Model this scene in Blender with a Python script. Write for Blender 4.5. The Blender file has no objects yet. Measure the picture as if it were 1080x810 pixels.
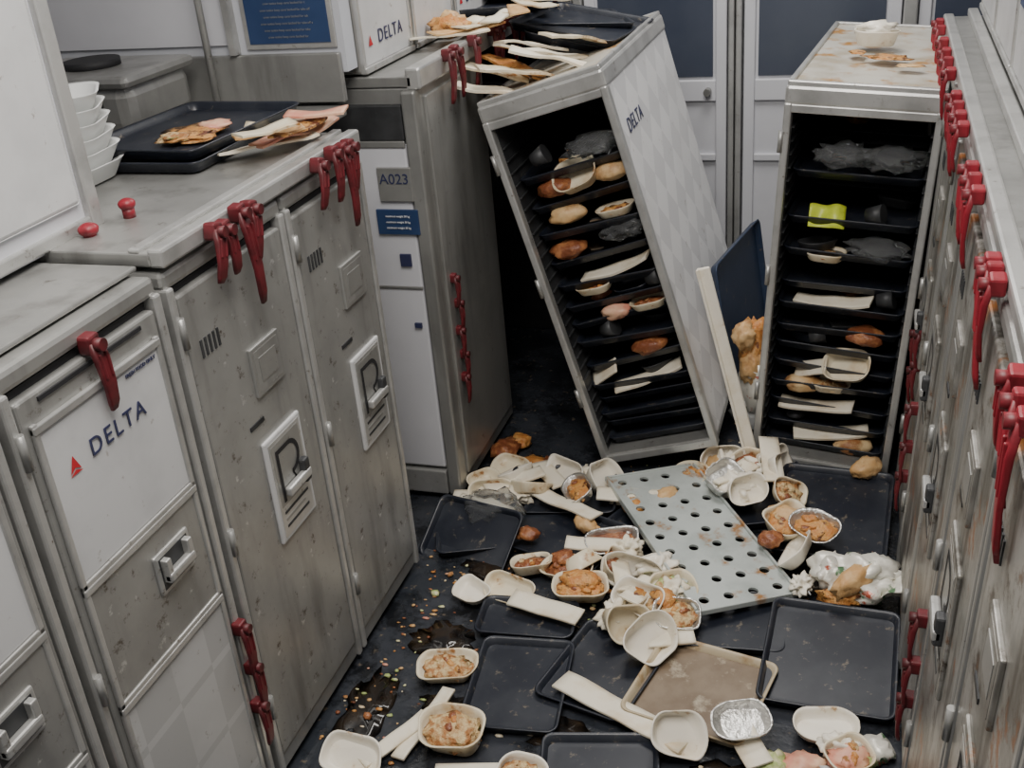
import bpy, bmesh, math, random
from mathutils import Matrix, Vector, noise
random.seed(7)
D=bpy.data
SC=bpy.context.scene
COL=SC.collection

# ---------------------------------------------------------------- materials
def M(name,c,r=.5,m=0.0,c2=None,scale=6,lo=.45,hi=.62,spot=None,sscale=45,slo=.6,shi=.68,bump=0,bscale=40,alpha=None,quilt=None,grime=None,streak=None):
    mt=D.materials.new(name); mt.use_nodes=True
    nt=mt.node_tree; N=nt.nodes; L=nt.links
    b=N['Principled BSDF']
    b.inputs['Roughness'].default_value=r; b.inputs['Metallic'].default_value=m
    b.inputs['Base Color'].default_value=(*c,1)
    tc=N.new('ShaderNodeTexCoord')
    def nz(s,det=5,rough=.6,vs=None):
        n=N.new('ShaderNodeTexNoise'); n.inputs['Scale'].default_value=s; n.inputs['Detail'].default_value=det
        n.inputs['Roughness'].default_value=rough
        src=tc.outputs['Object']
        if vs:
            mp=N.new('ShaderNodeMapping'); mp.inputs['Scale'].default_value=vs; L.new(src,mp.inputs['Vector']); src=mp.outputs['Vector']
        L.new(src,n.inputs['Vector']); return n
    def ramp(src,a,bb):
        rr=N.new('ShaderNodeValToRGB'); rr.color_ramp.elements[0].position=a; rr.color_ramp.elements[1].position=bb
        L.new(src,rr.inputs['Fac']); return rr.outputs['Color']
    def mix(fac,a,bb):
        x=N.new('ShaderNodeMix'); x.data_type='RGBA'
        L.new(fac,x.inputs['Factor'])
        if isinstance(a,tuple): x.inputs['A'].default_value=(*a,1)
        else: L.new(a,x.inputs['A'])
        if isinstance(bb,tuple): x.inputs['B'].default_value=(*bb,1)
        else: L.new(bb,x.inputs['B'])
        return x.outputs['Result']
    cur=c
    if quilt:
        mp=N.new('ShaderNodeMapping'); mp.inputs['Rotation'].default_value=(math.radians(quilt[2]),0,0)
        mp.inputs['Location'].default_value=(.03,.0,.0)
        L.new(tc.outputs['Object'],mp.inputs['Vector'])
        ck=N.new('ShaderNodeTexChecker'); ck.inputs['Scale'].default_value=quilt[1]
        ck.inputs['Color1'].default_value=(*c,1); ck.inputs['Color2'].default_value=(*quilt[0],1)
        L.new(mp.outputs['Vector'],ck.inputs['Vector']); cur=ck.outputs['Color']
    if c2: cur=mix(ramp(nz(scale).outputs['Fac'],lo,hi),cur,c2)
    if streak: cur=mix(ramp(nz(streak[1],4,.6,(1,1,.16)).outputs['Fac'],streak[2],streak[3]),cur,streak[0])
    if grime: cur=mix(ramp(nz(grime[1],8,.75).outputs['Fac'],grime[2],grime[3]),cur,grime[0])
    if spot: cur=mix(ramp(nz(sscale,5,.65).outputs['Fac'],slo,shi),cur,spot)
    if not isinstance(cur,tuple): L.new(cur,b.inputs['Base Color'])
    if bump:
        bp=N.new('ShaderNodeBump'); bp.inputs['Strength'].default_value=bump; bp.inputs['Distance'].default_value=.01
        L.new(nz(bscale,4).outputs['Fac'],bp.inputs['Height']); L.new(bp.outputs['Normal'],b.inputs['Normal'])
    if alpha is not None:
        b.inputs['Transmission Weight'].default_value=alpha; b.inputs['IOR'].default_value=1.15
    return mt
m_alu =M('aluminium_dirty',(.40,.40,.385),.38,.6,(.29,.29,.28),5,.42,.7,streak=((.24,.238,.225),12,.52,.72),grime=((.12,.10,.08),24,.62,.72),bump=.05,bscale=25)
m_aluB=M('aluminium_bright',(.54,.54,.525),.34,.55,(.38,.38,.37),9,.46,.7,grime=((.17,.14,.11),30,.61,.70))
m_door=M('door_grey',(.385,.385,.37),.38,.5,(.30,.30,.29),5,.42,.68,streak=((.235,.233,.222),14,.52,.74),grime=((.12,.10,.08),32,.58,.67),spot=(.56,.56,.54),sscale=34,slo=.64,shi=.70,bump=.05,bscale=18)
m_label=M('panel_white',(.56,.562,.565),.42,0,(.47,.472,.475),6,.45,.7,grime=((.28,.25,.22),30,.62,.70))
m_quilt=M('panel_quilt',(.48,.48,.475),.42,0,(.39,.39,.385),4,.48,.8,grime=((.2,.18,.15),30,.62,.69),quilt=((.405,.405,.40),11,45))
m_quiltw=M('panel_quilt_white',(.72,.72,.725),.40,0,(.62,.62,.62),4,.48,.8,grime=((.3,.27,.23),26,.61,.69),quilt=((.60,.60,.61),11,45))
m_right=M('door_rusty',(.38,.37,.345),.38,.45,(.20,.195,.175),8,.42,.60,streak=((.11,.10,.085),16,.52,.64),grime=((.08,.058,.04),18,.53,.63),spot=(.38,.14,.035),sscale=9,slo=.58,shi=.68,bump=.3,bscale=10)
m_white=M('white_panel',(.60,.605,.64),.5,0,(.53,.535,.57),3,.4,.8)
m_wall =M('wall_laminate',(.50,.515,.555),.55,0,(.44,.455,.49),3,.4,.7)
m_dark =M('dark_gap',(.014,.014,.016),.7)
m_dk2  =M('dark_recess_shade',(.03,.031,.034),.6,0,(.015,.015,.017),5,.4,.6)  # near-black standing in for deep shade in the bay; some dishes reuse it
m_inner=M('inner_metal_shaded',(.055,.057,.06),.5,.2,(.02,.021,.023),8,.4,.65,spot=(.15,.14,.12),sscale=40,slo=.66,shi=.72)  # grey cart interior painted darker as its shade; small dark fittings share it
m_red  =M('latch_red',(.14,.012,.018),.5,0,(.06,.008,.010),25,.42,.62)
m_redR =M('latch_red_bright',(.27,.014,.026),.45,0,(.10,.008,.012),22,.46,.68)
m_navy =M('tray_navy',(.013,.016,.025),.36,0,(.030,.034,.043),8,.45,.68,spot=(.14,.12,.095),sscale=48,slo=.61,shi=.70)
m_blu2 =M('tray_dark_blue',(.018,.033,.070),.4,0,(.03,.047,.09),8,.45,.7,spot=(.13,.11,.09),sscale=40,slo=.62,shi=.70)
m_tan  =M('tray_residue',(.24,.185,.13),.25,0,(.15,.105,.068),9,.40,.66,spot=(.46,.40,.30),sscale=14,slo=.56,shi=.68)
m_tanr =M('tray_rim_cream',(.48,.40,.27),.45,0,(.32,.21,.10),20,.5,.65)
m_cream=M('dish_cream',(.76,.68,.51),.35,0,(.62,.48,.29),15,.48,.66,spot=(.34,.15,.04),sscale=22,slo=.60,shi=.69)
m_creaml=M('dish_white',(.82,.77,.66),.35,0,(.70,.61,.46),14,.5,.72,spot=(.42,.23,.08),sscale=20,slo=.63,shi=.72)
m_paper=M('paper_cream',(.80,.74,.60),.6,0,(.66,.54,.37),12,.48,.7,bump=.1)
m_orange=M('food_orange',(.50,.19,.045),.4,0,(.68,.38,.12),35,.4,.62,spot=(.14,.045,.02),sscale=36,slo=.54,shi=.62,bump=.6,bscale=80)
m_brown=M('food_bread',(.58,.33,.13),.5,0,(.74,.54,.29),12,.4,.65,spot=(.30,.12,.035),sscale=14,slo=.50,shi=.66,bump=.3,bscale=50)
m_rice =M('food_rice',(.70,.52,.27),.5,0,(.42,.18,.06),55,.42,.58,spot=(.22,.24,.07),sscale=44,slo=.62,shi=.68,bump=.8,bscale=120)
m_meat =M('food_meat',(.22,.07,.03),.3,0,(.44,.18,.07),36,.45,.62,bump=.5,bscale=70)
m_pink =M('food_pink',(.65,.27,.19),.45,0,(.75,.48,.32),20,.4,.65)
m_green=M('food_green',(.36,.44,.15),.5,0,(.72,.68,.42),30,.45,.6,spot=(.15,.25,.05),sscale=50)
m_sauce=M('spilled_liquid',(.012,.011,.011),.08,0,(.030,.020,.012),20,.4,.65)
m_yel  =M('packet_yellow',(.62,.72,.06),.4,0,(.45,.55,.05),30,.5,.7)
m_foil =M('foil_print',(.74,.72,.64),.35,.2,(.10,.20,.10),24,.57,.61,spot=(.50,.10,.05),sscale=18,slo=.60,shi=.64)
m_silver=M('foil_silver',(.70,.69,.66),.28,.85,bump=.6,bscale=60)
m_blue =M('placard_blue',(.02,.045,.12),.45,0,(.03,.06,.15),6)
m_text =M('print_white',(.75,.77,.8),.5)
m_ink  =M('print_navy',(.03,.035,.09),.5)
m_inkr =M('print_red',(.5,.02,.03),.5)
m_clear=M('clear_film',(.75,.77,.78),.12,0,alpha=.92)
m_floor=M('floor_navy',(.024,.028,.035),.18,0,(.046,.050,.060),4,.4,.64,spot=(.15,.12,.085),sscale=36,slo=.61,shi=.70,grime=((.008,.009,.011),7,.47,.6),bump=.12,bscale=50)
m_shelf=M('oven_shelf_steel',(.50,.54,.52),.4,.2,(.38,.42,.40),8,.45,.66,spot=(.34,.17,.06),sscale=14,slo=.57,shi=.68)
m_win=M('window_dark_blue',(.046,.056,.085),.3,0,(.075,.087,.115),2,.4,.7)
m_foam=M('foam_white',(.74,.75,.74),.6)
m_top=M('cart_top_stained',(.56,.54,.48),.4,.2,(.42,.37,.28),9,.45,.66,spot=(.42,.20,.04),sscale=11,slo=.54,shi=.66)

# ---------------------------------------------------------------- mesh builder
class MB:
    def __init__(s): s.bm=bmesh.new(); s.mats=[]; s.T=Matrix()
    def mi(s,m):
        if m not in s.mats: s.mats.append(m)
        return s.mats.index(m)
    def box(s,a,b,m,bev=0,T=None):
        T=s.T@(T or Matrix()); i=s.mi(m)
        x0,y0,z0=a;x1,y1,z1=b
        x0,x1=min(x0,x1),max(x0,x1); y0,y1=min(y0,y1),max(y0,y1); z0,z1=min(z0,z1),max(z0,z1)
        v=[s.bm.verts.new(T@Vector(p)) for p in [(x0,y0,z0),(x1,y0,z0),(x1,y1,z0),(x0,y1,z0),(x0,y0,z1),(x1,y0,z1),(x1,y1,z1),(x0,y1,z1)]]
        fs=[]
        for q in [(3,2,1,0),(4,5,6,7),(0,1,5,4),(1,2,6,5),(2,3,7,6),(3,0,4,7)]:
            f=s.bm.faces.new([v[k] for k in q]); f.material_index=i; fs.append(f)
        if bev:
            es=list({e for f in fs for e in f.edges})
            r=bmesh.ops.bevel(s.bm,geom=es,offset=bev,segments=2,profile=.5,affect='EDGES')
            for f in r['faces']: f.material_index=i
        return s
    def loft(s,rings,m,cs=True,ce=True,T=None,smooth=True,closed=True):
        T=s.T@(T or Matrix()); i=s.mi(m)
        vr=[[s.bm.verts.new(T@Vector(p)) for p in r] for r in rings]
        n=len(rings[0])
        for a,b in zip(vr,vr[1:]):
            for k in range(n if closed else n-1):
                f=s.bm.faces.new([a[k],a[(k+1)%n],b[(k+1)%n],b[k]]); f.material_index=i; f.smooth=smooth
        if cs: f=s.bm.faces.new(vr[0][::-1]); f.material_index=i
        if ce: f=s.bm.faces.new(vr[-1]); f.material_index=i
    def cyl(s,c,r,h,m,T=None,n=20,r2=None):
        r2=r if r2 is None else r2
        T=(T or Matrix())@Matrix.Translation(c)
        s.loft([[(rr*math.cos(2*math.pi*k/n),rr*math.sin(2*math.pi*k/n),z) for k in range(n)] for rr,z in((r,0),(r2,h))],m,T=T)
    def blob(s,c,rx,ry,rz,m,amp=.15,seed=0,sub=3,freq=2.0,R=None):
        i=s.mi(m); T=s.T@Matrix.Translation(c)@(R or Matrix())
        r=bmesh.ops.create_icosphere(s.bm,subdivisions=sub,radius=1)
        for v in r['verts']:
            d=v.co.copy(); k=1+amp*noise.noise(d*freq+Vector((seed*3.7,seed*1.3,seed)))*2
            v.co=T@Vector((d.x*rx*k,d.y*ry*k,d.z*rz*k))
        for f in {f for v in r['verts'] for f in v.link_faces}: f.material_index=i; f.smooth=True
    def sheet(s,L,W,m,amp=.004,seed=0,n=14,k=5,th=.0012,T=None,curl=0,freq=12):
        T=s.T@(T or Matrix()); i=s.mi(m)
        def P(a,b,o):
            x=(a/n-.5)*L;y=(b/k-.5)*W
            z=noise.noise(Vector((x*freq+seed*5,y*freq,seed)))*amp*2+curl*(2*x/L)**2+amp+o
            return T@Vector((x,y,z))
        g=[[[s.bm.verts.new(P(a,b,o)) for b in range(k+1)] for a in range(n+1)] for o in (0,th)]
        for a in range(n):
            for b in range(k):
                for o in (0,1):
                    q=[g[o][a][b],g[o][a+1][b],g[o][a+1][b+1],g[o][a][b+1]]
                    if o==0:q=q[::-1]
                    f=s.bm.faces.new(q); f.material_index=i; f.smooth=True
        def side(l0,l1):
            for p in range(len(l0)-1):
                f=s.bm.faces.new([l0[p],l0[p+1],l1[p+1],l1[p]]); f.material_index=i
        side(g[0][0][::-1],g[1][0][::-1]); side(g[0][n],g[1][n])
        side([g[0][a][0] for a in range(n+1)],[g[1][a][0] for a in range(n+1)])
        side([g[0][a][k] for a in range(n,-1,-1)],[g[1][a][k] for a in range(n,-1,-1)])
    def finish(s,name,loc=(0,0,0),rot=(0,0,0),parent=None):
        me=D.meshes.new(name); bmesh.ops.recalc_face_normals(s.bm,faces=s.bm.faces[:]) 
        s.bm.to_mesh(me); s.bm.free()
        for m in s.mats: me.materials.append(m)
        o=D.objects.new(name,me); COL.objects.link(o); o.location=loc
        o.rotation_euler=[math.radians(a) for a in rot]
        if parent: o.parent=parent
        return o
def rr(w,d,r,z,n=5):
    pts=[]
    for cx,cy,a0 in((w/2-r,d/2-r,0),(-w/2+r,d/2-r,90),(-w/2+r,-d/2+r,180),(w/2-r,-d/2+r,270)):
        for k in range(n+1):
            a=math.radians(a0+90*k/n); pts.append((cx+r*math.cos(a),cy+r*math.sin(a),z))
    return pts
def empty(name,loc=(0,0,0),rot=(0,0,0)):
    e=D.objects.new(name,None); COL.objects.link(e); e.location=loc; e.empty_display_size=.1
    e.rotation_euler=[math.radians(a) for a in rot]; return e
def text(body,size,loc,rot,mat,parent=None,name='lettering',ext=.0006,spacing=1.0):
    c=D.curves.new(name,'FONT'); c.body=body; c.size=size; c.extrude=ext; c.align_x='CENTER'; c.align_y='CENTER'; c.space_character=spacing
    o=D.objects.new(name,c); COL.objects.link(o); o.location=loc; o.rotation_euler=[math.radians(a) for a in rot]
    c.materials.append(mat)
    if parent:o.parent=parent
    return o

# generic shapes ----------------------------------------------------
def add_tray(mb,w,d,m=None,mi=None,T=None,h=.016):
    m=m or m_navy; mi=mi or m
    r=.022
    mb.loft([rr(w-.02,d-.02,r*.8,0),rr(w-.006,d-.006,r,h),rr(w,d,r,h+.003),rr(w-.004,d-.004,r,h+.005),rr(w-.014,d-.014,r*.9,h+.002),rr(w-.024,d-.024,r*.8,.005)],m,True,False,T=T)
    mb.loft([rr(w-.024,d-.024,r*.8,.005),rr(w-.05,d-.05,r*.7,.0045)],mi,False,True,T=T)
def add_dish(mb,L,W,H,m=None,food=None,T=None,seed=0):
    m=m or m_cream
    r=W*.42
    mb.loft([rr(L*.72,W*.66,r*.6,0,7),rr(L*.80,W*.76,r*.75,.003,7),rr(L*.93,W*.92,r*.95,H*.75,7),rr(L,W,r,H,7),rr(L*1.0,W*1.0,r,H+.003,7),rr(L*.93,W*.91,r*.93,H+.001,7),rr(L*.88,W*.86,r*.85,H*.7,7),rr(L*.76,W*.7,r*.7,.006,7)],m,True,True,T=T)
    if food:
        old=mb.T; mb.T=mb.T@(T or Matrix())
        mb.blob((0,0,H*.55),L*.42,W*.40,H*.42,food,.20,seed,3,3.5)
        for k in range(6):
            mb.blob((random.uniform(-.25,.25)*L,random.uniform(-.25,.25)*W,H*.88),random.uniform(.005,.013),.009,.005,random.choice([food,food,m_orange,m_rice,m_meat]),.3,seed+k,2)
        mb.T=old

def tray(x,y,z,w,d,yaw,tx=0,ty=0,m=None,mi=None,name='meal_tray'):
    mb=MB(); add_tray(mb,w,d,m,mi); return mb.finish(name,(x,y,z),(tx,ty,yaw))
def dish(x,y,z,L=.13,W=.09,H=.032,yaw=0,tx=0,ty=0,m=None,food=None,seed=0,name='casserole_dish'):
    mb=MB(); add_dish(mb,L,W,H,m,food,seed=seed)
    for v in mb.bm.verts:
        v.co+=Vector((noise.noise(v.co*14+Vector((seed,0,0))),noise.noise(v.co*14+Vector((0,seed,5))),.4*noise.noise(v.co*12+Vector((3,0,seed)))))*.014
    return mb.finish(name,(x,y,z+.004),(tx,ty,yaw))
def sleeve(x,y,z,L,W,yaw,tx=0,ty=0,curl=.004,amp=.003,seed=0,m=None,name='paper_cutlery_sleeve'):
    mb=MB(); mb.sheet(L,W,m or m_paper,amp,seed,curl=curl,th=.004,freq=14); return mb.finish(name,(x,y,z),(tx,ty,yaw))

# ---------------------------------------------------------------- room
XR=.122; XL=-.972
def slab(name,a,b,m):
    mb=MB(); mb.box(a,b,m); return mb.finish(name)
slab('floor',(-2.45,-1.2,-.05),(1.25,3.75,0),m_floor)
slab('ceiling',(-2.45,-1.2,2.35),(1.25,3.75,2.4),m_white)
slab('wall_left',(-2.5,-1.2,0),(-2.45,3.75,2.35),m_wall)
slab('wall_right',(1.25,-1.2,0),(1.3,3.75,2.35),m_wall)
slab('wall_far',(-2.45,3.70,0),(1.25,3.75,2.35),m_wall)
mb=MB()
mb.box((-2.45,2.205,1.125),(-1.09,2.255,2.35),m_wall)
mb.box((-2.44,2.198,1.19),(-1.36,2.206,2.34),m_white)
mb.box((-2.44,2.19,1.062),(-1.10,2.206,1.168),m_alu,.003)
mb.box((-1.36,2.18,1.17),(-1.345,2.206,2.34),m_aluB)
mb.cyl((-1.395,2.15,1.06),.008,1.0,m_aluB)
mb.finish('wall_partition')
def lav_door(name,x0,x1):
    mb=MB(); y=3.66
    mb.box((x0,y,0.02),(x1,y+.035,2.1),m_white)
    for a in((x0,x0+.035),(x1-.035,x1)): mb.box((a[0],y-.014,0.02),(a[1],y,2.1),m_white,.004)
    for z0,z1 in((.02,.1),(.72,.79),(2.03,2.1),(.52,.545)): mb.box((x0+.035,y-.012,z0),(x1-.035,y,z1),m_white,.004)
    mb.box((x0+.045,y-.006,.80),(x1-.045,y,2.02),m_win)
    mb.cyl((0,0,0),.012,.03,m_alu,T=Matrix.Translation((x1-.06,y-.012,.755))@Matrix.Rotation(math.pi/2,4,'X'))
    return mb.finish(name)
lav_door('door_1',-.92,-.455)
lav_door('door_2',-.40,.07)
lav_door('door_3',.12,.60)
lav_door('door_4',-1.45,-.96)
mb=MB()
for a,b in((-.448,-.430),(-.425,-.407),(-.955,-.925),(.075,.115)): mb.box((a,3.63,0),(b,3.70,2.35),m_aluB,.004)
mb.finish('trim_1')

# ---------------------------------------------------------------- latch
def latch_mesh(mb,L=.13,sc=1.0,m=None):
    m=m or m_red
    mb.box((-.012*sc,-.012*sc,-.014*sc),(.012*sc,.010*sc,.014*sc),m,.004*sc)
    mb.cyl((0,0,0),.009*sc,.020*sc,m,T=Matrix.Translation((0,-.004*sc,0))@Matrix.Rotation(math.pi/2,4,'X'),n=14)
    def rg(w,d,z,y): return [(p[0],p[1]+y,z) for p in rr(w,d,min(w,d)*.3,0,3)]
    mb.loft([rg(.022*sc,.010*sc,.004,-.008*sc),rg(.026*sc,.010*sc,-.22*L,-.014*sc),rg(.023*sc,.007*sc,-.6*L,-.015*sc),rg(.019*sc,.008*sc,-.88*L,-.012*sc),rg(.012*sc,.006*sc,-L,-.009*sc)],m)
    mb.box((-.009*sc,-.021*sc,-.5*L),(-.004*sc,-.012*sc,-.12*L),m,.002*sc)
    mb.box((.004*sc,-.021*sc,-.5*L),(.009*sc,-.012*sc,-.12*L),m,.002*sc)
def latch(x,y,z,face,L=.13,roll=0,tilt=0,sc=1.0,parent=None,name='red_turn_latch',m=None):
    mb=MB(); latch_mesh(mb,L,sc,m)
    o=mb.finish(name,(x,y,z),(0,0,0),parent)
    R=Matrix.Rotation(math.radians(face),4,'Z')@Matrix.Rotation(math.radians(roll),4,'Y')@Matrix.Rotation(math.radians(tilt),4,'X')
    o.rotation_euler=R.to_euler(); return o

# ---------------------------------------------------------------- closed cart
def closed_cart(loc,yaw,w,h=1.03,style='B',mats=None,depth=.80,hz=.54,pz=.78,hx=.5,logo=True,pedal=True,lean=0):
    e=empty('galley_cart',loc)
    e.rotation_euler=(Matrix.Rotation(math.radians(lean),4,'Y')@Matrix.Rotation(math.radians(yaw),4,'Z')).to_euler()
    md,mf=mats or (m_door,m_alu)
    mb=MB()
    mb.box((0,.02,.03),(w,depth,h-.035),mf,.004)
    mb.box((0,.0,h-.030),(w,depth,h),mf,.008)
    for a,b in((0,.016),(w-.016,w)): mb.box((a,-.006,.02),(b,.03,h-.026),m_aluB if style!='R' else mf,.004)
    mb.box((.016,.002,.02),(w-.016,.03,.055),mf,.003)
    mb.box((.02,.012,.055),(w-.02,.03,h-.035),m_dark)
    for cx in(.04,w-.04):
        for cy in(.06,depth-.08):
            mb.cyl((0,0,-.012),.018,.024,m_dark,T=Matrix.Translation((cx,cy,.018))@Matrix.Rotation(math.pi/2,4,'Y'))
    mb.finish('body',parent=e)
    mb=MB()
    dz=h-.045
    mb.box((.020,-.003,.060),(w-.020,.018,dz),md,.004)
    if style=='A':
        for z0,z1,m in((.705,.935,m_label),(.495,.685,m_door),(.085,.475,m_quilt)):
            mb.box((.040,-.007,z0),(w-.040,.0,z1),m,.002)
            mb.box((.032,-.011,z1),(w-.032,-.003,z1+.012),m_aluB,.002)
            mb.box((.032,-.010,z0-.01),(w-.032,-.003,z0),m_aluB,.002)
        for a,b in((.032,.042),(w-.042,w-.032)): mb.box((a,-.010,.08),(b,-.003,.95),m_aluB,.002)
        mb.box((.06,-.006,dz-.014),(w-.06,-.0025,dz-.008),m_dark)
        cx=w*.64
        mb.box((cx-.045,-.012,.580),(cx+.045,-.005,.650),m_aluB,.004)
        mb.box((cx-.037,-.0125,.588),(cx+.037,-.008,.642),m_inner)
        mb.box((cx-.034,-.026,.600),(cx+.034,-.012,.616),m_aluB,.004)
        mb.box((cx-.034,-.024,.600),(cx-.022,-.010,.640),m_aluB,.002)
        mb.box((cx+.022,-.024,.600),(cx+.034,-.010,.640),m_aluB,.002)
    else:
        cx=w*hx
        mb.box((cx-.048,-.009,pz-.045),(cx+.048,-.002,pz+.045),m_alu if style=='B' else md,.002)
        mb.box((cx-.040,-.0095,pz-.037),(cx+.040,-.0085,pz+.037),md)
        mb.box((cx-.028,-.0105,pz-.022),(cx+.028,-.009,pz+.022),m_alu)
        pl=m_aluB if style=='B' else md
        mb.box((cx-.066,-.010,hz-.105),(cx+.066,-.002,hz+.105),m_label if style=='B' else md,.004)
        mb.box((cx-.056,-.0108,hz-.095),(cx+.056,-.0095,hz+.095),pl)
        mb.box((cx-.050,-.0112,hz-.036),(cx+.050,-.0100,hz+.088),m_alu)
        arc=[(cx-.040,hz-.03),(cx-.040,hz+.075),(cx+.005,hz+.075)]+[(cx+.005+.034*math.sin(math.radians(a)),hz+.041+.034*math.cos(math.radians(a))) for a in range(15,181,15)]+[(cx+.030,hz-.03)]
        inn=[(cx-.031,hz-.03),(cx-.031,hz+.066),(cx+.005,hz+.066)]+[(cx+.005+.025*math.sin(math.radians(a)),hz+.041+.025*math.cos(math.radians(a))) for a in range(15,181,15)]+[(cx+.019,hz-.03)]
        i=mb.mi(m_dark)
        vo=[mb.bm.verts.new((p[0],-.0120,p[1])) for p in arc]; vi=[mb.bm.verts.new((p[0],-.0120,p[1])) for p in inn]
        for q in range(len(arc)-1):
            f=mb.bm.faces.new([vo[q],vo[q+1],vi[q+1],vi[q]]); f.material_index=i
        mb.box((cx-.034,-.026,hz-.020),(cx+.048,-.012,hz-.002),m_aluB,.004)
        mb.box((cx+.028,-.024,hz-.028),(cx+.048,-.010,hz+.020),m_inner,.004)
        for k in range(3):
            mb.box((cx-.044,-.0116,hz-.052-k*.014),(cx+(.044,.03,.04)[k],-.0105,hz-.047-k*.014),m_inner if k!=1 else m_alu)
        for k in range(5):
            mb.box((.05+k*.012,-.005,h-.16),(.055+k*.012,-.0025,h-.13),m_inner)
        mb.box((cx-.085,-.005,hz+.14),(cx-.04,-.0025,hz+.148),m_inner)
    for z in(.16,.52,.9): mb.cyl((0,0,0),.006,.05,m_alu,T=Matrix.Translation((.010,-.008,z)),n=12)
    mb.finish('door',parent=e)
    if style=='A' and logo:
        text('DELTA',.036,(w*.53,-.0085,.868),(90,0,0),m_ink,e,spacing=1.25)
        mb=MB()
        for pts in(((-.011,0),(0,.024),(0,.006)),((.011,0),(0,.024),(0,.006)),((-.013,-.003),(0,.003),(.013,-.003))):
            vs=[mb.bm.verts.new((p[0],-.0082,p[1])) for p in pts]; f=mb.bm.faces.new(vs); f.material_index=mb.mi(m_inkr)
        mb.finish('emblem',(w*.245,0,.855),parent=e)
        text('FRESH FOOD ONLY',.008,(w*.75,-.0085,.925),(90,0,0),m_ink,e)
    if pedal:
        latch(w-.012,-.010,.40,0,.10,parent=e,name='brake_latch_1',sc=.9)
        latch(w-.006,-.010,.31,0,.09,parent=e,name='brake_latch_2',sc=.9)
        latch(w-.014,-.010,.23,0,.09,parent=e,name='brake_latch_3',sc=.9)
    return e

closed_cart((XL,.545,0),90,.345,1.03,'A',logo=False)
closed_cart((XL,.905,0),90,.340,1.03,'A')
closed_cart((XL,1.262,0),90,.362,1.025,'B',hz=.546,pz=.777,hx=.60,pedal=False)
closed_cart((XL,1.632,0),90,.325,1.025,'B',hz=.533,pz=.788,hx=.64,pedal=False)
yy=.05
for k in range(9):
    w=.345
    closed_cart((XR,yy+w,0),-90,w,1.01,'R',mats=(m_right,m_alu),hz=.55+.02*(k%2),pedal=(k in(4,6)),lean=2.4)
    yy+=w+.008

# ---------------------------------------------------------------- counters
mb=MB()
mb.box((-2.44,1.262,1.034),(-.985,1.955,1.056),m_alu,.003)
mb.box((-2.44,1.95,1.034),(-1.10,2.19,1.056),m_alu,.003)
mb.box((-.988,1.262,1.032),(-.962,1.957,1.062),m_aluB,.005)
mb.box((-1.02,1.262,1.054),(-1.0,1.957,1.062),m_aluB,.003)
mb.box((-2.44,2.0,.0),(-1.80,2.19,1.034),m_wall)
mb.finish('galley_counter')
mb=MB()
mb.box((-2.44,.2,1.034),(-1.0,1.25,1.042),m_alu,.003)
mb.finish('galley_counter')
mb=MB()
mb.box((-1.80,.25,1.045),(-1.165,1.395,1.95),m_white,.012)
mb.box((-1.166,.27,1.055),(-1.155,1.385,1.075),m_aluB,.003)
mb.box((-1.166,1.365,1.055),(-1.152,1.392,1.94),m_aluB,.003)
mb.box((-1.164,.40,1.10),(-1.157,1.355,1.90),m_label,.006)
mb.box((-1.160,.80,1.28),(-1.145,.92,1.31),m_aluB,.004)
mb.finish('galley_oven_cabinet')
mb=MB()
mb.box((-2.44,2.265,.02),(-.962,2.71,1.075),m_alu,.004)
mb.box((-1.60,2.250,.10),(-.998,2.268,.95),m_white,.005)
mb.box((-1.60,2.250,.96),(-.998,2.268,1.04),m_inner,.003)
mb.box((-1.60,2.246,.945),(-.998,2.252,.96),m_alu,.002)
mb.box((-1.60,2.246,.60),(-.998,2.252,.607),m_alu,.002)
mb.box((-.995,2.246,.02),(-.960,2.272,1.07),m_alu,.005)
mb.box((-1.60,2.246,.02),(-.998,2.268,.09),m_aluB,.004)
mb.box((-1.075,2.242,.82),(-.99,2.251,.90),m_alu,.002)
mb.box((-1.09,2.242,.74),(-.985,2.2495,.80),m_blue,.001)
mb.box((-1.045,2.243,.66),(-1.018,2.2495,.69),m_ink)
mb.box((-1.03,2.243,.50),(-1.012,2.2495,.512),m_ink)
mb.box((-.966,2.30,.06),(-.955,2.69,1.05),m_alu,.003)
e=mb.finish('galley_base_cabinet')
text('A023',.034,(-1.033,2.241,.873),(90,0,0),m_ink,None).parent=e
for k in range(3): text('maximum weight 30 kg',.0065,(-1.036,2.2405,.785-.014*k),(90,0,0),m_text,None).parent=e
for k,z in enumerate((.60,.53,.46,.39,.33)): latch(-.952,2.33+.01*(k%2),z,90,.075,parent=e,sc=.8,name='stop_latch')
mb=MB()
mb.box((-2.44,2.262,1.076),(-.97,3.62,1.10),m_alu,.003)
mb.box((-.985,2.262,1.070),(-.948,3.62,1.118),m_aluB,.006)
mb.box((-1.0,3.50,0),(-.96,3.62,1.07),m_alu)
mb.finish('galley_counter')
mb=MB()
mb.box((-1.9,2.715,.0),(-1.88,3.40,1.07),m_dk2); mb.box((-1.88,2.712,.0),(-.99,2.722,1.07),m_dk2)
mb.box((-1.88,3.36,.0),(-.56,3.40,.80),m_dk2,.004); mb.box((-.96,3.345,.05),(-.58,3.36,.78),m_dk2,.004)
mb.finish('cart_bay_shade_panels')  # added dark panels that paint the bay's shade, not a real lining
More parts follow.
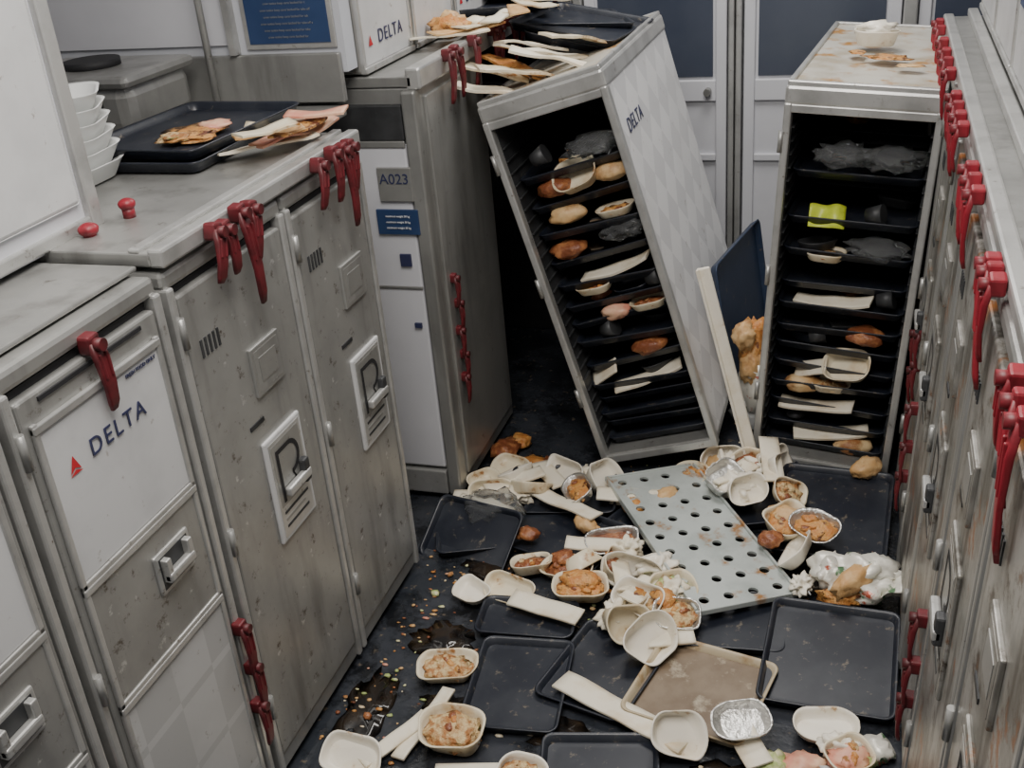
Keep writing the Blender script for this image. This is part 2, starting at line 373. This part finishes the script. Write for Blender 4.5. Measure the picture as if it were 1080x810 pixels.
def container(y0,y1,xf,side,z0,z1,label=None,txt=True):
    w=y1-y0; yaw=90 if side=='L' else -90
    e=empty('galley_container',(xf,y0 if side=='L' else y1,z0),(0,0,yaw))
    h=z1-z0; mb=MB()
    mb.box((0,0,0),(w,.45,h),m_alu,.006)
    mb.box((.012,-.006,.012),(w-.012,.004,h-.012),m_label,.004)
    for a,b in((0,.012),(w-.012,w)): mb.box((a,-.008,0),(b,.004,h),m_aluB,.002)
    for z in(h*.5,h-.02,0.0): mb.box((0.0,-.012,z),(w,-.004,z+.014),m_aluB,.003)
    mb.box((w*.4,-.02,h*.5+.03),(w*.6,-.006,h*.5+.05),m_alu,.004)
    if label: mb.box((w*.12,-.0095,.30*h),(w*.88,-.0055,.46*h),label,.001)
    mb.finish('shell',parent=e)
    if txt:
        text('DELTA',.042,(w*.55,-.0075,h*.17),(90,0,0),m_ink,e,spacing=1.2)
        mb=MB(); vs=[mb.bm.verts.new((p[0],-.0078,p[1])) for p in((-.011,-.008),(.011,-.008),(0,.015))]; mb.bm.faces.new(vs).material_index=mb.mi(m_inkr)
        mb.finish('emblem',(w*.16,0,h*.16),parent=e)
    return e
container(2.265,2.56,-1.085,'L',1.105,1.50)
container(2.575,2.86,-1.085,'L',1.105,1.45,txt=False)
container(2.875,3.16,-1.085,'L',1.105,1.50)
container(3.175,3.46,-1.085,'L',1.105,1.50,txt=False)
def placard(name,x0,x1,y,z0,z1):
    mb=MB(); mb.box((x0,y-.006,z0),(x1,y,z1),m_aluB,.002)
    mb.box((x0+.012,y-.008,z0+.012),(x1-.012,y-.005,z1-.012),m_blue)
    o=mb.finish(name)
    k=0; z=z1-.03
    while z>z0+.02:
        t=text('crew notice keep carts latched for take off and landing'[:34+(k*7)%12],.0070,((x0+x1)/2,y-.0084,z),(90,0,0),m_alu); t.parent=o; z-=.014;k+=1
placard('notice_placard',-1.325,-1.105,2.204,1.178,1.50)
mb=MB()
mb.box((.19,.05,1.022),(1.24,3.20,1.036),m_alu,.003)
mb.box((.166,.05,1.018),(.192,3.20,1.044),m_aluB,.005)
mb.box((.225,1.0,1.036),(.250,3.20,1.056),m_aluB,.004)
mb.finish('galley_counter')
for k,(a,b) in enumerate(((1.55,1.95),(1.965,2.36),(2.375,2.77),(2.785,3.18))):
    container(a,b,.262,'R',1.058,1.52,label=m_blue if k==1 else None,txt=False)

# latches left
latch(-.950,1.380,1.050,90,.08,roll=14)
latch(-.950,1.405,1.045,90,.075,roll=-4)
latch(-.950,1.455,1.055,90,.16,roll=-5)
latch(-.950,1.49,1.050,90,.09,roll=12)
latch(-.950,1.74,1.05,90,.08,roll=14)
latch(-.950,1.80,1.055,90,.09,roll=5)
latch(-.950,1.84,1.05,90,.15,roll=-3)
latch(-.950,1.87,1.05,90,.09,roll=8)
latch(-.966,1.075,1.00,90,.10,roll=-3)
mb=MB(); mb.blob((0,0,0.010),.016,.016,.011,m_redR,.03); mb.cyl((0,0,-.012),.010,.015,m_redR); mb.finish('red_lock_knob',(-1.135,1.33,1.056))
mb=MB(); mb.blob((0,0,0.010),.014,.014,.010,m_redR,.03); mb.cyl((0,0,-.012),.010,.015,m_redR); mb.finish('red_lock_knob',(-1.125,1.42,1.068))
for y,r in((2.42,6),(2.47,-8),(2.60,8),(2.75,4),(2.80,10),(2.90,-12),(2.98,6),(3.12,-4),(3.25,-6),(3.33,8)): latch(-.942,y,1.115,90,.11,roll=r,sc=1.0)
# latches right
for y,r,L in((.97,6,.17),(1.01,-8,.11),(1.06,10,.09),(1.31,10,.11),(1.35,-8,.15),(1.38,4,.08),(1.66,8,.12),(1.73,-10,.09),(1.79,-2,.12),(2.04,10,.08),(2.12,5,.11),(2.20,-8,.09),(2.28,8,.09),(2.5,8,.1),(2.62,-6,.09),(2.72,4,.09),(2.85,6,.09),(3.02,-6,.09),(3.12,0,.09)):
    latch(.156,y,1.032,-90,L,roll=r,sc=.92,m=m_redR)
for y,z in((2.46,.45),(2.45,.36),(2.30,.52),(2.31,.44)): latch(.138,y,z,-90,.09,roll=5,sc=.9,m=m_red)

# ---------------------------------------------------------------- open carts
def open_cart(loc,R,w,d,h,outer,items,levels,name='open_galley_cart',seed=1):
    rnd=random.Random(seed)
    e=empty(name,loc); e.rotation_euler=R.to_euler(); t=.012
    mb=MB()
    mb.box((0,.01,.035),(t,d,h-.04),outer,.002); mb.box((w-t,.01,.035),(w,d,h-.04),outer,.002)
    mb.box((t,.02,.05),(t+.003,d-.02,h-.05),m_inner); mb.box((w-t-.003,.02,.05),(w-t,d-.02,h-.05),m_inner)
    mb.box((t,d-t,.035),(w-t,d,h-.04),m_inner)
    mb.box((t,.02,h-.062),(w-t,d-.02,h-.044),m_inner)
    mb.box((0,0,.025),(w,d,.045),m_alu,.003)
    mb.finish('shell',parent=e)
    mb=MB()
    mb.box((-.004,-.006,h-.045),(w+.004,d+.004,h),m_aluB,.008)
    mb.box((.012,.012,h-.004),(w-.012,d-.012,h+.002),m_top,.001)
    for a,b,c,f in((0,w,-.002,.012),(0,w,d-.012,d+.002)): mb.box((a,c,h-.003),(b,f,h+.010),m_aluB,.003)
    for a,b in((0,.012),(w-.012,w)): mb.box((a,0,h-.003),(b,d,h+.010),m_aluB,.003)
    mb.box((-.003,-.008,.02),(.015,.022,h-.04),m_aluB,.004); mb.box((w-.015,-.008,.02),(w+.003,.022,h-.04),m_aluB,.004)
    mb.box((.01,-.008,.02),(w-.01,.02,.042),m_aluB,.003); mb.box((.01,-.006,h-.062),(w-.01,.02,h-.042),m_aluB,.003)
    for z in(.2,.52,.85): mb.cyl((0,0,0),.006,.05,m_alu,T=Matrix.Translation((-.004,-.008,z)),n=12)
    for cx in(.04,w-.04):
        for cy in(.06,d-.08):
            mb.cyl((0,0,-.01),.014,.02,m_dark,T=Matrix.Translation((cx,cy,.014))@Matrix.Rotation(math.pi/2,4,'Y'))
    mb.finish('frame',parent=e)
    mb=MB()
    z=.07
    while z<h-.09:
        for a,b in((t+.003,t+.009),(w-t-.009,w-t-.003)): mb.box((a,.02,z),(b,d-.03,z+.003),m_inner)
        z+=.032
    mb.finish('rails',parent=e)
    mb=MB()
    for z,yo,tl in levels:
        for y0 in(.0,.385):
            T=Matrix.Translation((w/2,y0+.20+yo+.01+rnd.uniform(0,.012),z+rnd.uniform(-.004,.004)))@Matrix.Rotation(math.radians(tl),4,'Y')@Matrix.Rotation(math.radians(rnd.uniform(-2,3)),4,'X')
            add_tray(mb,w-.034,.355,T=T)
            for k in range(3):
                mb.T=T@Matrix.Translation((rnd.uniform(-.09,.09),rnd.uniform(-.13,.08),.006))@Matrix.Rotation(rnd.uniform(0,3),4,'Z')@Matrix.Rotation(rnd.uniform(-.2,.2),4,'X')
                c=rnd.random()
                if c<.4: add_dish(mb,.10,.075,.022,rnd.choice([m_inner,m_navy,m_dk2]),None)
                elif c<.6: mb.blob((0,0,.012),.03,.025,.014,rnd.choice([m_meat,m_inner,m_orange]),.3,k,2)
                elif c<.75: mb.sheet(.10,.035,rnd.choice([m_inner,m_tan]),.003,k,th=.003)
                mb.T=Matrix()
    mb.finish('trays',parent=e)
    mb=MB()
    for k,(a,b,kind) in enumerate(items):
        x=a*w; z=b*h; y=.07
        mb.T=Matrix.Translation((x,y,z))@Matrix.Rotation(rnd.uniform(-.25,.25),4,'Z')
        if kind=='dish': add_dish(mb,.12,.09,.035,m_cream,None,T=Matrix.Rotation(.7,4,'X')@Matrix.Rotation(-.2,4,'Y'))
        elif kind=='meal': add_dish(mb,.10,.075,.020,m_cream,rnd.choice([m_rice,m_orange,m_meat]),seed=k)
        elif kind=='roll': mb.blob((0,0,.022),.050,.03,.024,m_brown,.10,k)
        elif kind=='meat': mb.blob((0,0,.020),.048,.035,.024,m_meat,.12,k)
        elif kind=='pink': mb.blob((0,0,.018),.042,.03,.022,m_pink,.15,k)
        elif kind=='yellow': mb.sheet(.085,.06,m_yel,.010,k,T=Matrix.Rotation(.8,4,'X'),freq=25)
        elif kind=='sleeve': mb.sheet(.19,.045,m_paper,.004,k,th=.006,T=Matrix.Rotation(.2,4,'X')@Matrix.Rotation(-.13,4,'Y'),curl=.008)
        elif kind=='sleeveS': mb.sheet(.09,.045,m_paper,.003,k,th=.004,T=Matrix.Rotation(.6,4,'X')@Matrix.Rotation(-.5,4,'Y'))
        elif kind=='film': mb.blob((0,0,.03),.07,.05,.025,m_clear,.3,k,3,3)
        elif kind=='cup': mb.cyl((0,0,0),.018,.04,m_inner,r2=.025,T=Matrix.Rotation(1.3,4,'Y'))
    mb.T=Matrix()
    mb.finish('spilled_meals',parent=e)
    return e
RY=lambda a:Matrix.Rotation(math.radians(a),4,'Y'); RZ=lambda a:Matrix.Rotation(math.radians(a),4,'Z')
lv=[(.055,.0,0),(.09,.01,1),(.125,.0,-1),(.165,.02,0),(.21,.0,1.5),(.27,.01,-2.5),(.34,.0,2),(.40,.01,-3),(.45,.015,-1),(.50,.0,2),(.565,.01,-2),(.64,.0,1),(.72,.02,-2),(.80,.0,-1)]
te=open_cart((-.623,2.47,0),RY(-15.5),.315,.76,1.02,m_quiltw,
  [(.52,.755,'dish'),(.34,.66,'roll'),(.24,.575,'meat'),(.58,.51,'sleeve'),(.46,.39,'pink'),(.20,.245,'sleeveS'),(.55,.205,'sleeve'),(.75,.585,'film'),(.72,.65,'meal'),(.2,.83,'cup'),(.7,.80,'film'),(.30,.36,'cup'),(.75,.40,'meal'),(.65,.28,'meat'),(.8,.47,'cup'),(.35,.47,'meal'),(.3,.735,'meat'),(.78,.735,'roll')],lv)
lv2=[(.055,.0,0),(.10,.01,-1),(.155,.02,1.5),(.225,.0,-1),(.27,.01,2),(.32,.01,1),(.38,.0,-1),(.44,.0,0),(.50,.02,-1),(.58,.0,1),(.66,.0,0),(.77,.02,0)]
open_cart((-.246,2.565,0),RY(3.6)@RZ(-5),.340,.80,1.005,m_aluB,
  [(.33,.675,'yellow'),(.7,.80,'film'),(.4,.80,'film'),(.35,.57,'meal'),(.45,.455,'sleeve'),(.62,.28,'dish'),(.35,.27,'sleeveS'),(.3,.205,'roll'),(.42,.16,'sleeve'),(.55,.085,'sleeve'),(.72,.045,'roll'),(.3,.36,'cup'),(.7,.36,'meat'),(.5,.22,'meal'),(.75,.48,'cup'),(.7,.58,'film'),(.6,.69,'cup')],lv2,seed=4)
text('DELTA',.05,(.3165,.16,.86),(90,0,90),m_ink,te,spacing=1.15)
mb=MB(); add_dish(mb,.11,.085,.035,m_creaml,None,seed=2); mb.blob((0,0,.04),.045,.03,.018,m_creaml,.3,3,3,3); mb.finish('casserole_dish',(.0,2.98,1.008),(0,4,15))
mb=MB(); mb.blob((0,0,0),.05,.035,.0015,m_orange,.35,3,3,2.5); mb.blob((-.07,.05,0),.02,.03,.0015,m_orange,.3,5);mb.blob((.05,-.09,0),.03,.02,.0015,m_brown,.3,8); mb.finish('spilled_sauce',(.03,2.82,1.008),(0,3.6,0))
T0=Matrix.Translation((-.623,2.47,0))@RY(-15.5)
def ontop(a,y,dz): v=T0@Vector((a,y,1.034+dz)); return v
for k,(a,y,L,yaw,tm) in enumerate(((.02,.05,.22,20,m_paper),(.10,.10,.24,35,m_cream),(.17,.14,.22,10,m_paper),(.05,.18,.20,-20,m_orange),(.12,.22,.25,40,m_paper),(.20,.25,.2,60,m_cream),(.0,.12,.22,15,m_cream),(.08,.28,.2,50,m_paper))):
    v=ontop(a,y,.004+.007*k); mb=MB(); mb.sheet(L,.05,tm,.006,k,th=.006,curl=-.004); mb.finish('paper_cutlery_sleeve',v,(0,15,yaw))
v=ontop(.14,.52,.01); tray(v.x,v.y,v.z,.30,.34,12,0,15)
v=ontop(.16,.50,.04); tray(v.x,v.y,v.z,.30,.34,-8,0,10)
v=ontop(.10,.62,.05); tray(v.x,v.y,v.z,.30,.30,25,0,5)
for k in range(7): sleeve(-1.0+.03*k,2.60+.05*k,1.125+.006*k,.20,.05,30+20*k,seed=k+20,m=[m_paper,m_brown,m_cream][k%3])
mb=MB(); mb.blob((0,0,.02),.05,.04,.025,m_orange,.25,2); mb.blob((.06,.05,.015),.04,.04,.02,m_cream,.25,4); mb.blob((-.03,.10,.015),.04,.04,.025,m_brown,.25,6); mb.finish('spilled_food',(-1.02,2.66,1.122))
tray(-1.02,3.05,1.125,.30,.24,20); tray(-.99,3.2,1.145,.30,.24,-10)

# counter items on the left
tray(-1.275,1.835,1.060,.28,.38,0); tray(-1.265,1.845,1.082,.28,.38,-4)
mb=MB(); mb.blob((0,0,.003),.055,.07,.007,m_orange,.35,3,3,2.5); mb.blob((.02,.05,.006),.03,.03,.008,m_pink,.3,7); mb.blob((-.01,-.05,.006),.03,.03,.008,m_rice,.3,8); mb.finish('spilled_food',(-1.235,1.80,1.093))
for k,(x,y,L,yaw) in enumerate(((-1.08,1.80,.20,50),(-1.05,1.86,.2,70),(-1.09,1.90,.16,20),(-1.03,1.84,.15,85),(-1.06,1.78,.13,40),(-1.02,1.90,.12,10),(-1.04,1.74,.12,60))):
    sleeve(x,y,1.064+.007*k,L,.04,yaw,seed=30+k,amp=.005,m=[m_paper,m_pink,m_cream,m_orange,m_brown,m_pink,m_cream][k])
for k in range(6):
    mb=MB()
    mb.loft([rr(.13,.13,.04,0),rr(.16,.16,.045,.03),rr(.165,.165,.045,.033),rr(.15,.15,.04,.03),rr(.12,.12,.035,.004)],m_foam)
    mb.finish('foam_container',(-1.37-.004*k,1.60+.005*k,1.060+.024*k),(0,0,k*7))
mb=MB(); mb.box((-.16,-.12,0),(.16,.12,.11),m_alu,.03); mb.box((-.17,-.13,.10),(.17,.13,.125),m_alu,.012); mb.cyl((0,0,.125),.06,.015,m_dark); mb.box((-.10,-.135,.03),(.10,-.12,.09),m_dark,.005); mb.finish('coffee_server',(-1.60,2.02,1.060))
tray(-1.66,1.72,1.060,.26,.3,10); tray(-1.66,1.72,1.083,.26,.3,5)

# ---------------------------------------------------------------- floor clutter
tray(-.655,2.115,.012,.29,.20,-18,tx=4)
tray(-.61,1.60,.004,.20,.27,6)
tray(-.03,2.30,.03,.27,.34,-3,tx=6)
tray(-.01,1.79,.02,.26,.30,-2,tx=4)
tray(-.23,1.88,.006,.25,.20,5)
tray(-.65,1.80,.006,.22,.13,5)
tray(-.50,2.16,.006,.15,.20,-25)
tray(-.865,2.06,.03,.24,.17,-12,tx=35)
tray(-.90,2.12,.006,.16,.24,20)
tray(-.40,1.42,.004,.22,.16,12)
tray(-.45,1.68,.002,.20,.26,-14)
tray(-.70,2.30,.02,.28,.20,10,tx=6)
tray(-.20,2.40,.008,.24,.30,20)
tray(-.25,1.655,.010,.25,.245,-12,m=m_tanr,mi=m_tan,name='residue_covered_tray')
mb=MB()
W,Lh=.235,.55; nx,ny=4,9
cw,cl=W/nx,Lh/ny
i=mb.mi(m_shelf); hr=.0115
for a in range(nx):
    for b in range(ny):
        cx=(a+.5)*cw-W/2; cy=(b+.5)*cl-Lh/2; n=16
        sq=[];ci=[]
        for k in range(n):
            an=2*math.pi*k/n+math.pi/4; c,s_=math.cos(an),math.sin(an); q=1/max(abs(c),abs(s_))
            sq.append((cx+c*q*cw/2,cy+s_*q*cl/2)); ci.append((cx+c*hr,cy+s_*hr))
        for z in(0,.006):
            vs=[mb.bm.verts.new((*p,z)) for p in sq]; vc=[mb.bm.verts.new((*p,z)) for p in ci]
            for k in range(n):
                f=mb.bm.faces.new([vs[k],vs[(k+1)%n],vc[(k+1)%n],vc[k]]); f.material_index=i
        mb.loft([[(*p,0) for p in ci],[(*p,.006) for p in ci]],m_shelf,False,False)
for a,b in(((-W/2-.006,-Lh/2),(-W/2,Lh/2)),((W/2,-Lh/2),(W/2+.006,Lh/2))): mb.box((a[0],a[1],-.004),(b[0],b[1],.014),m_shelf,.002)
for y0 in(-Lh/2-.006,Lh/2): mb.box((-W/2-.006,y0,-.004),(W/2+.006,y0+.006,.010),m_shelf,.002)
mb.finish('perforated_oven_shelf',(-.338,2.155,.042),(2,4,33))

F=[ # x,y,z,L,W,yaw,tx,ty,mat,food
(-.87,2.23,.03,.12,.08,20,40,0,m_cream,None),(-.82,2.31,.03,.10,.08,70,-30,10,m_creaml,None),(-.61,2.34,.04,.11,.085,60,40,10,m_creaml,None),
(-.80,1.86,.006,.105,.075,-30,8,0,m_creaml,None),(-.715,1.885,.006,.12,.075,-10,20,0,m_cream,None),
(-.69,1.975,.01,.12,.08,35,-12,0,m_cream,m_meat),(-.60,1.985,.01,.12,.08,-5,10,0,m_cream,m_meat),(-.555,1.905,.012,.13,.09,10,5,0,m_cream,m_orange),
(-.44,1.99,.04,.14,.085,-5,65,0,m_creaml,None),(-.44,1.81,.03,.12,.085,40,60,10,m_cream,None),(-.38,1.76,.03,.12,.09,60,40,-20,m_creaml,None),
(-.77,1.61,.006,.125,.085,25,6,0,m_cream,m_rice),(-.69,1.43,.006,.14,.11,15,4,0,m_cream,m_rice),(-.86,1.34,.015,.11,.09,10,35,0,m_creaml,None),
(-.275,1.51,.03,.12,.09,25,45,10,m_creaml,None),(-.01,1.595,.01,.13,.09,8,4,0,m_creaml,None),(.03,1.53,.01,.10,.07,30,10,0,m_cream,m_pink),
(-.13,2.21,.04,.12,.09,40,15,0,m_cream,m_orange),(-.085,2.10,.045,.12,.085,75,-45,0,m_creaml,None),(-.17,2.42,.06,.15,.08,75,60,20,m_creaml,None),
(-.24,2.32,.05,.12,.08,30,40,0,m_creaml,None),(-.52,2.30,.03,.10,.08,0,150,0,m_cream,None),(-.32,2.50,.03,.11,.08,20,50,0,m_creaml,None),
(-.53,1.36,.01,.1,.08,0,10,0,m_creaml,m_rice),(-.92,2.30,.01,.10,.08,50,10,0,m_cream,None),(-.36,1.93,.02,.11,.08,30,20,0,m_cream,m_green),
(-.24,2.47,.03,.12,.085,-20,30,0,m_cream,m_meat),(-.77,2.24,.05,.11,.08,15,-35,10,m_cream,None),(-.70,2.36,.03,.12,.08,-30,40,0,m_creaml,None),
(-.50,1.99,.03,.11,.08,80,45,0,m_cream,m_meat),(-.41,1.88,.03,.11,.08,-30,30,0,m_creaml,None),(-.20,2.50,.05,.11,.08,50,80,0,m_creaml,None),(-.14,2.32,.06,.11,.08,10,30,30,m_cream,m_rice),
(-.38,2.42,.02,.10,.08,-40,20,0,m_cream,m_orange),(-.86,2.37,.02,.11,.08,-10,25,0,m_cream,None),(-.59,2.02,.04,.10,.07,50,130,0,m_cream,None)]
for k,(x,y,z,L,W,yw,tx,ty,mm,fd) in enumerate(F): dish(x,y,z,L*random.uniform(.88,1.08),W*random.uniform(.9,1.05),random.uniform(.02,.038),yw,tx,ty,mm,fd,k+1)
# silver foil meal trays
for k,(x,y,z,L,W,yw,tx,ty,fd) in enumerate(((-.52,2.08,.03,.12,.08,20,15,0,m_meat),(-.06,2.18,.06,.11,.08,-30,20,10,m_orange),(-.30,2.36,.06,.12,.08,60,25,0,None),(-.33,1.84,.03,.11,.08,15,20,10,m_rice),(-.64,2.26,.05,.11,.075,-60,30,0,m_orange),(-.16,1.56,.03,.11,.08,20,15,0,None))):
    dish(x,y,z,L,W,.024,yw,tx,ty,m_silver,fd,k+60,name='foil_meal_container')
S=[(-.67,2.20,.055,.22,.045,-28),(-.615,1.825,.03,.17,.05,-12),(-.39,1.56,.020,.30,.055,-24),(-.76,1.455,.012,.19,.03,78),(-.80,1.40,.014,.16,.03,60),(-.87,2.16,.05,.15,.04,-15),
(-.90,2.22,.04,.14,.05,10),(-.185,2.43,.09,.20,.05,-80),(-.64,1.36,.01,.12,.03,10),(-.52,2.27,.05,.16,.05,10),(-.82,2.27,.065,.16,.05,35),(-.42,1.90,.045,.10,.05,70),(-.33,1.78,.03,.10,.04,20),(-.28,2.40,.06,.14,.06,50),(-.14,1.52,.02,.10,.05,-60),(-.74,2.33,.05,.14,.05,-50),(-.47,1.95,.05,.12,.04,-70),(-.56,2.05,.05,.13,.04,5)]
for k,(x,y,z,L,W,yw) in enumerate(S): sleeve(x,y,z,L,W,yw,tx=random.uniform(-8,8),ty=random.uniform(-4,4),seed=k,curl=random.uniform(-.002,.008))
def napkin(x,y,z,r,seed,m=None):
    mb=MB(); mb.blob((0,0,r*.5),r,r*.75,r*.55,m or m_creaml,.45,seed,4,2.6); mb.finish('crumpled_napkin',(x,y,z),(0,0,seed*40))
for k,(x,y,z,r) in enumerate(((-.40,2.00,.02,.045),(-.35,1.92,.03,.035),(-.26,2.36,.03,.05),(-.80,2.24,.03,.04),(-.20,2.46,.03,.045),(-.46,1.84,.01,.04),(-.30,2.45,.02,.05),(-.66,2.38,.01,.04),(.02,1.55,.01,.035),(-.48,2.06,.03,.035),(-.08,2.00,.03,.03))): napkin(x,y,z,r,k+1,[m_creaml,m_paper][k%2])
for k,(x,y,z,sx,sy,sz,mm) in enumerate(((-.56,1.92,.03,.045,.03,.018,m_orange),(.045,2.47,.05,.045,.03,.024,m_brown),(-.50,2.24,.03,.035,.028,.016,m_orange),(-.13,2.225,.055,.050,.028,.018,m_brown),(-.62,2.0,.03,.028,.024,.014,m_meat),(-.33,2.47,.03,.038,.026,.018,m_brown),(-.60,2.14,.03,.035,.025,.018,m_brown),(-.16,2.13,.05,.03,.025,.016,m_meat),(-.43,2.30,.03,.034,.024,.018,m_brown),(-.36,1.87,.05,.03,.024,.016,m_orange),(-.73,2.08,.03,.03,.022,.014,m_meat))):
    mb=MB(); mb.blob((0,0,sz*.9),sx,sy,sz,mm,.16,k+1,3,2.6); mb.blob((sx*.7,sy*.6,sz*.5),sx*.35,sy*.4,sz*.5,mm,.3,k+9,2,3); mb.finish('bread_roll',(x,y,z),(0,0,k*53))
mb=MB(); mb.blob((0,0,.04),.085,.065,.042,m_foil,.26,2,4,2.4); mb.blob((.0,-.03,.058),.065,.026,.030,m_brown,.18,5,3,3,R=Matrix.Rotation(.9,4,'Z')); mb.blob((.045,.02,.055),.04,.04,.03,m_foil,.35,9,3,2.6); mb.blob((-.03,-.06,.03),.04,.022,.02,m_orange,.3,3,3,3); mb.blob((-.055,.0,.05),.03,.04,.03,m_foil,.35,4,3,2.6)
mb.sheet(.12,.07,m_foil,.010,3,T=Matrix.Translation((.05,-.03,.03))@Matrix.Rotation(-.4,4,'Y'),freq=22)
mb.finish('foil_wrapped_sandwich',(.03,2.02,.02))
def heap(name,x,y,z,parts,rot=0):
    mb=MB()
    for k,(a,b,c,rx,ry,rz,m) in enumerate(parts): mb.blob((a,b,c),rx,ry,rz,m,.25,k+int(abs(x)*50),3,3)
    mb.finish(name,(x,y,z),(0,0,rot))
heap('spilled_food',-.82,2.42,.0,[(0,0,.02,.05,.035,.022,m_orange),(.05,.02,.02,.03,.03,.02,m_meat),(-.06,.01,.02,.03,.03,.02,m_brown)])
heap('spilled_food',-.92,2.5,.0,[(0,0,.02,.04,.05,.02,m_meat),(.03,.05,.02,.03,.03,.02,m_orange)])
heap('spilled_food',-.39,1.93,.02,[(0,0,.02,.035,.04,.015,m_green),(.03,.04,.02,.03,.03,.015,m_pink),(-.03,-.03,.02,.02,.03,.015,m_orange),(.02,-.05,.02,.03,.03,.015,m_rice)])
heap('spilled_food',-.10,1.50,.0,[(0,0,.012,.03,.03,.012,m_green),(.06,.01,.012,.04,.03,.015,m_pink),(.13,-.01,.012,.04,.03,.015,m_foam)])
heap('spilled_food',.08,1.57,.0,[(0,0,.015,.03,.03,.02,m_foil),(-.03,-.03,.015,.03,.03,.02,m_green)])
heap('spilled_food',-.27,2.78,.0,[(0,0,.24,.04,.05,.09,m_orange),(.02,-.02,.14,.05,.05,.10,m_foil),(0,0,.05,.06,.06,.06,m_foam),(-.02,-.05,.30,.03,.03,.04,m_brown),(.0,-.04,.20,.03,.03,.05,m_brown)])
mb=MB(); mb.blob((0,0,.04),.07,.05,.035,m_clear,.3,4,3,3); mb.finish('crumpled_plastic_film',(-.84,2.14,.03))
tray(-.325,2.95,.30,.42,.38,80,tx=82,m=m_blu2)
mb=MB(); mb.box((-.016,-.006,0),(.016,.006,.58),m_creaml,.004); mb.box((-.016,-.020,0),(-.010,.006,.58),m_creaml,.001); mb.finish('white_cart_door_strip',(-.225,2.50,.0),(-6,-15,0))
mb=MB()
for k,(x,y,rx,ry) in enumerate(((-.82,1.72,.07,.05),(-.90,1.5,.05,.09),(-.74,1.52,.05,.04),(-.50,1.50,.06,.05),(-.35,2.05,.09,.07),(-.62,2.22,.08,.05),(-.15,1.98,.06,.05),(-.80,2.0,.06,.05),(-.18,1.45,.08,.04),(-.86,2.4,.08,.06),(-.45,2.4,.07,.05),(-.06,2.08,.07,.05))):
    mb.blob((x,y,0),rx,ry,.0018,m_sauce,.45,k+3,3,2.2)
mb.finish('spilled_liquid')
mb=MB(); mats=[m_orange,m_rice,m_cream,m_brown,m_green,m_pink,m_meat,m_meat,m_brown,m_orange]
for k in range(520):
    if k<130: x=random.gauss(-.90,.035); y=random.uniform(1.3,2.3)
    elif k<310: x=random.uniform(-.9,.1); y=random.uniform(1.3,2.5)
    else: x=random.gauss(-.38,.2); y=random.gauss(2.15,.25)
    x=max(-.955,min(.09,x))
    s=random.uniform(.0018,.0050)
    if k%17==0: s*=2.4
    mb.blob((x,y,s*.5),s*random.uniform(.7,2.2),s,s*.5,random.choice(mats),.35,k,1)
mb.finish('scattered_food_scraps')

# ---------------------------------------------------------------- lights
def area(name,loc,sx,sy,p,c=(1,1,1),rot=(0,0,0)):
    l=D.lights.new(name,'AREA'); l.shape='RECTANGLE'; l.size=sx; l.size_y=sy; l.energy=p; l.color=c
    o=D.objects.new(name,l); COL.objects.link(o); o.location=loc; o.rotation_euler=[math.radians(a) for a in rot]
area('ceiling_light_near',(-.4,.9,2.33),.9,1.2,47,(1,.955,.90))
area('ceiling_light_far',(-.4,2.9,2.33),.9,.7,28,(1,.97,.93))
w=D.worlds.new('World'); SC.world=w; w.use_nodes=True
w.node_tree.nodes['Background'].inputs[0].default_value=(.97,.94,.90,1); w.node_tree.nodes['Background'].inputs[1].default_value=.42

# ---------------------------------------------------------------- camera
cam=D.cameras.new('camera'); co=D.objects.new('camera',cam); COL.objects.link(co)
X=Vector((.9525,.2934,-.0815)).normalized(); Bk=Vector((.2981,-.8436,.4465)).normalized(); Y=Bk.cross(X).normalized(); X=Y.cross(Bk)
R=Matrix((X,Y,Bk)).transposed().to_4x4()
co.matrix_world=Matrix.Translation((0,0,1.55))@R
cam.sensor_width=36; cam.lens=38.33; cam.clip_start=.02
SC.camera=co
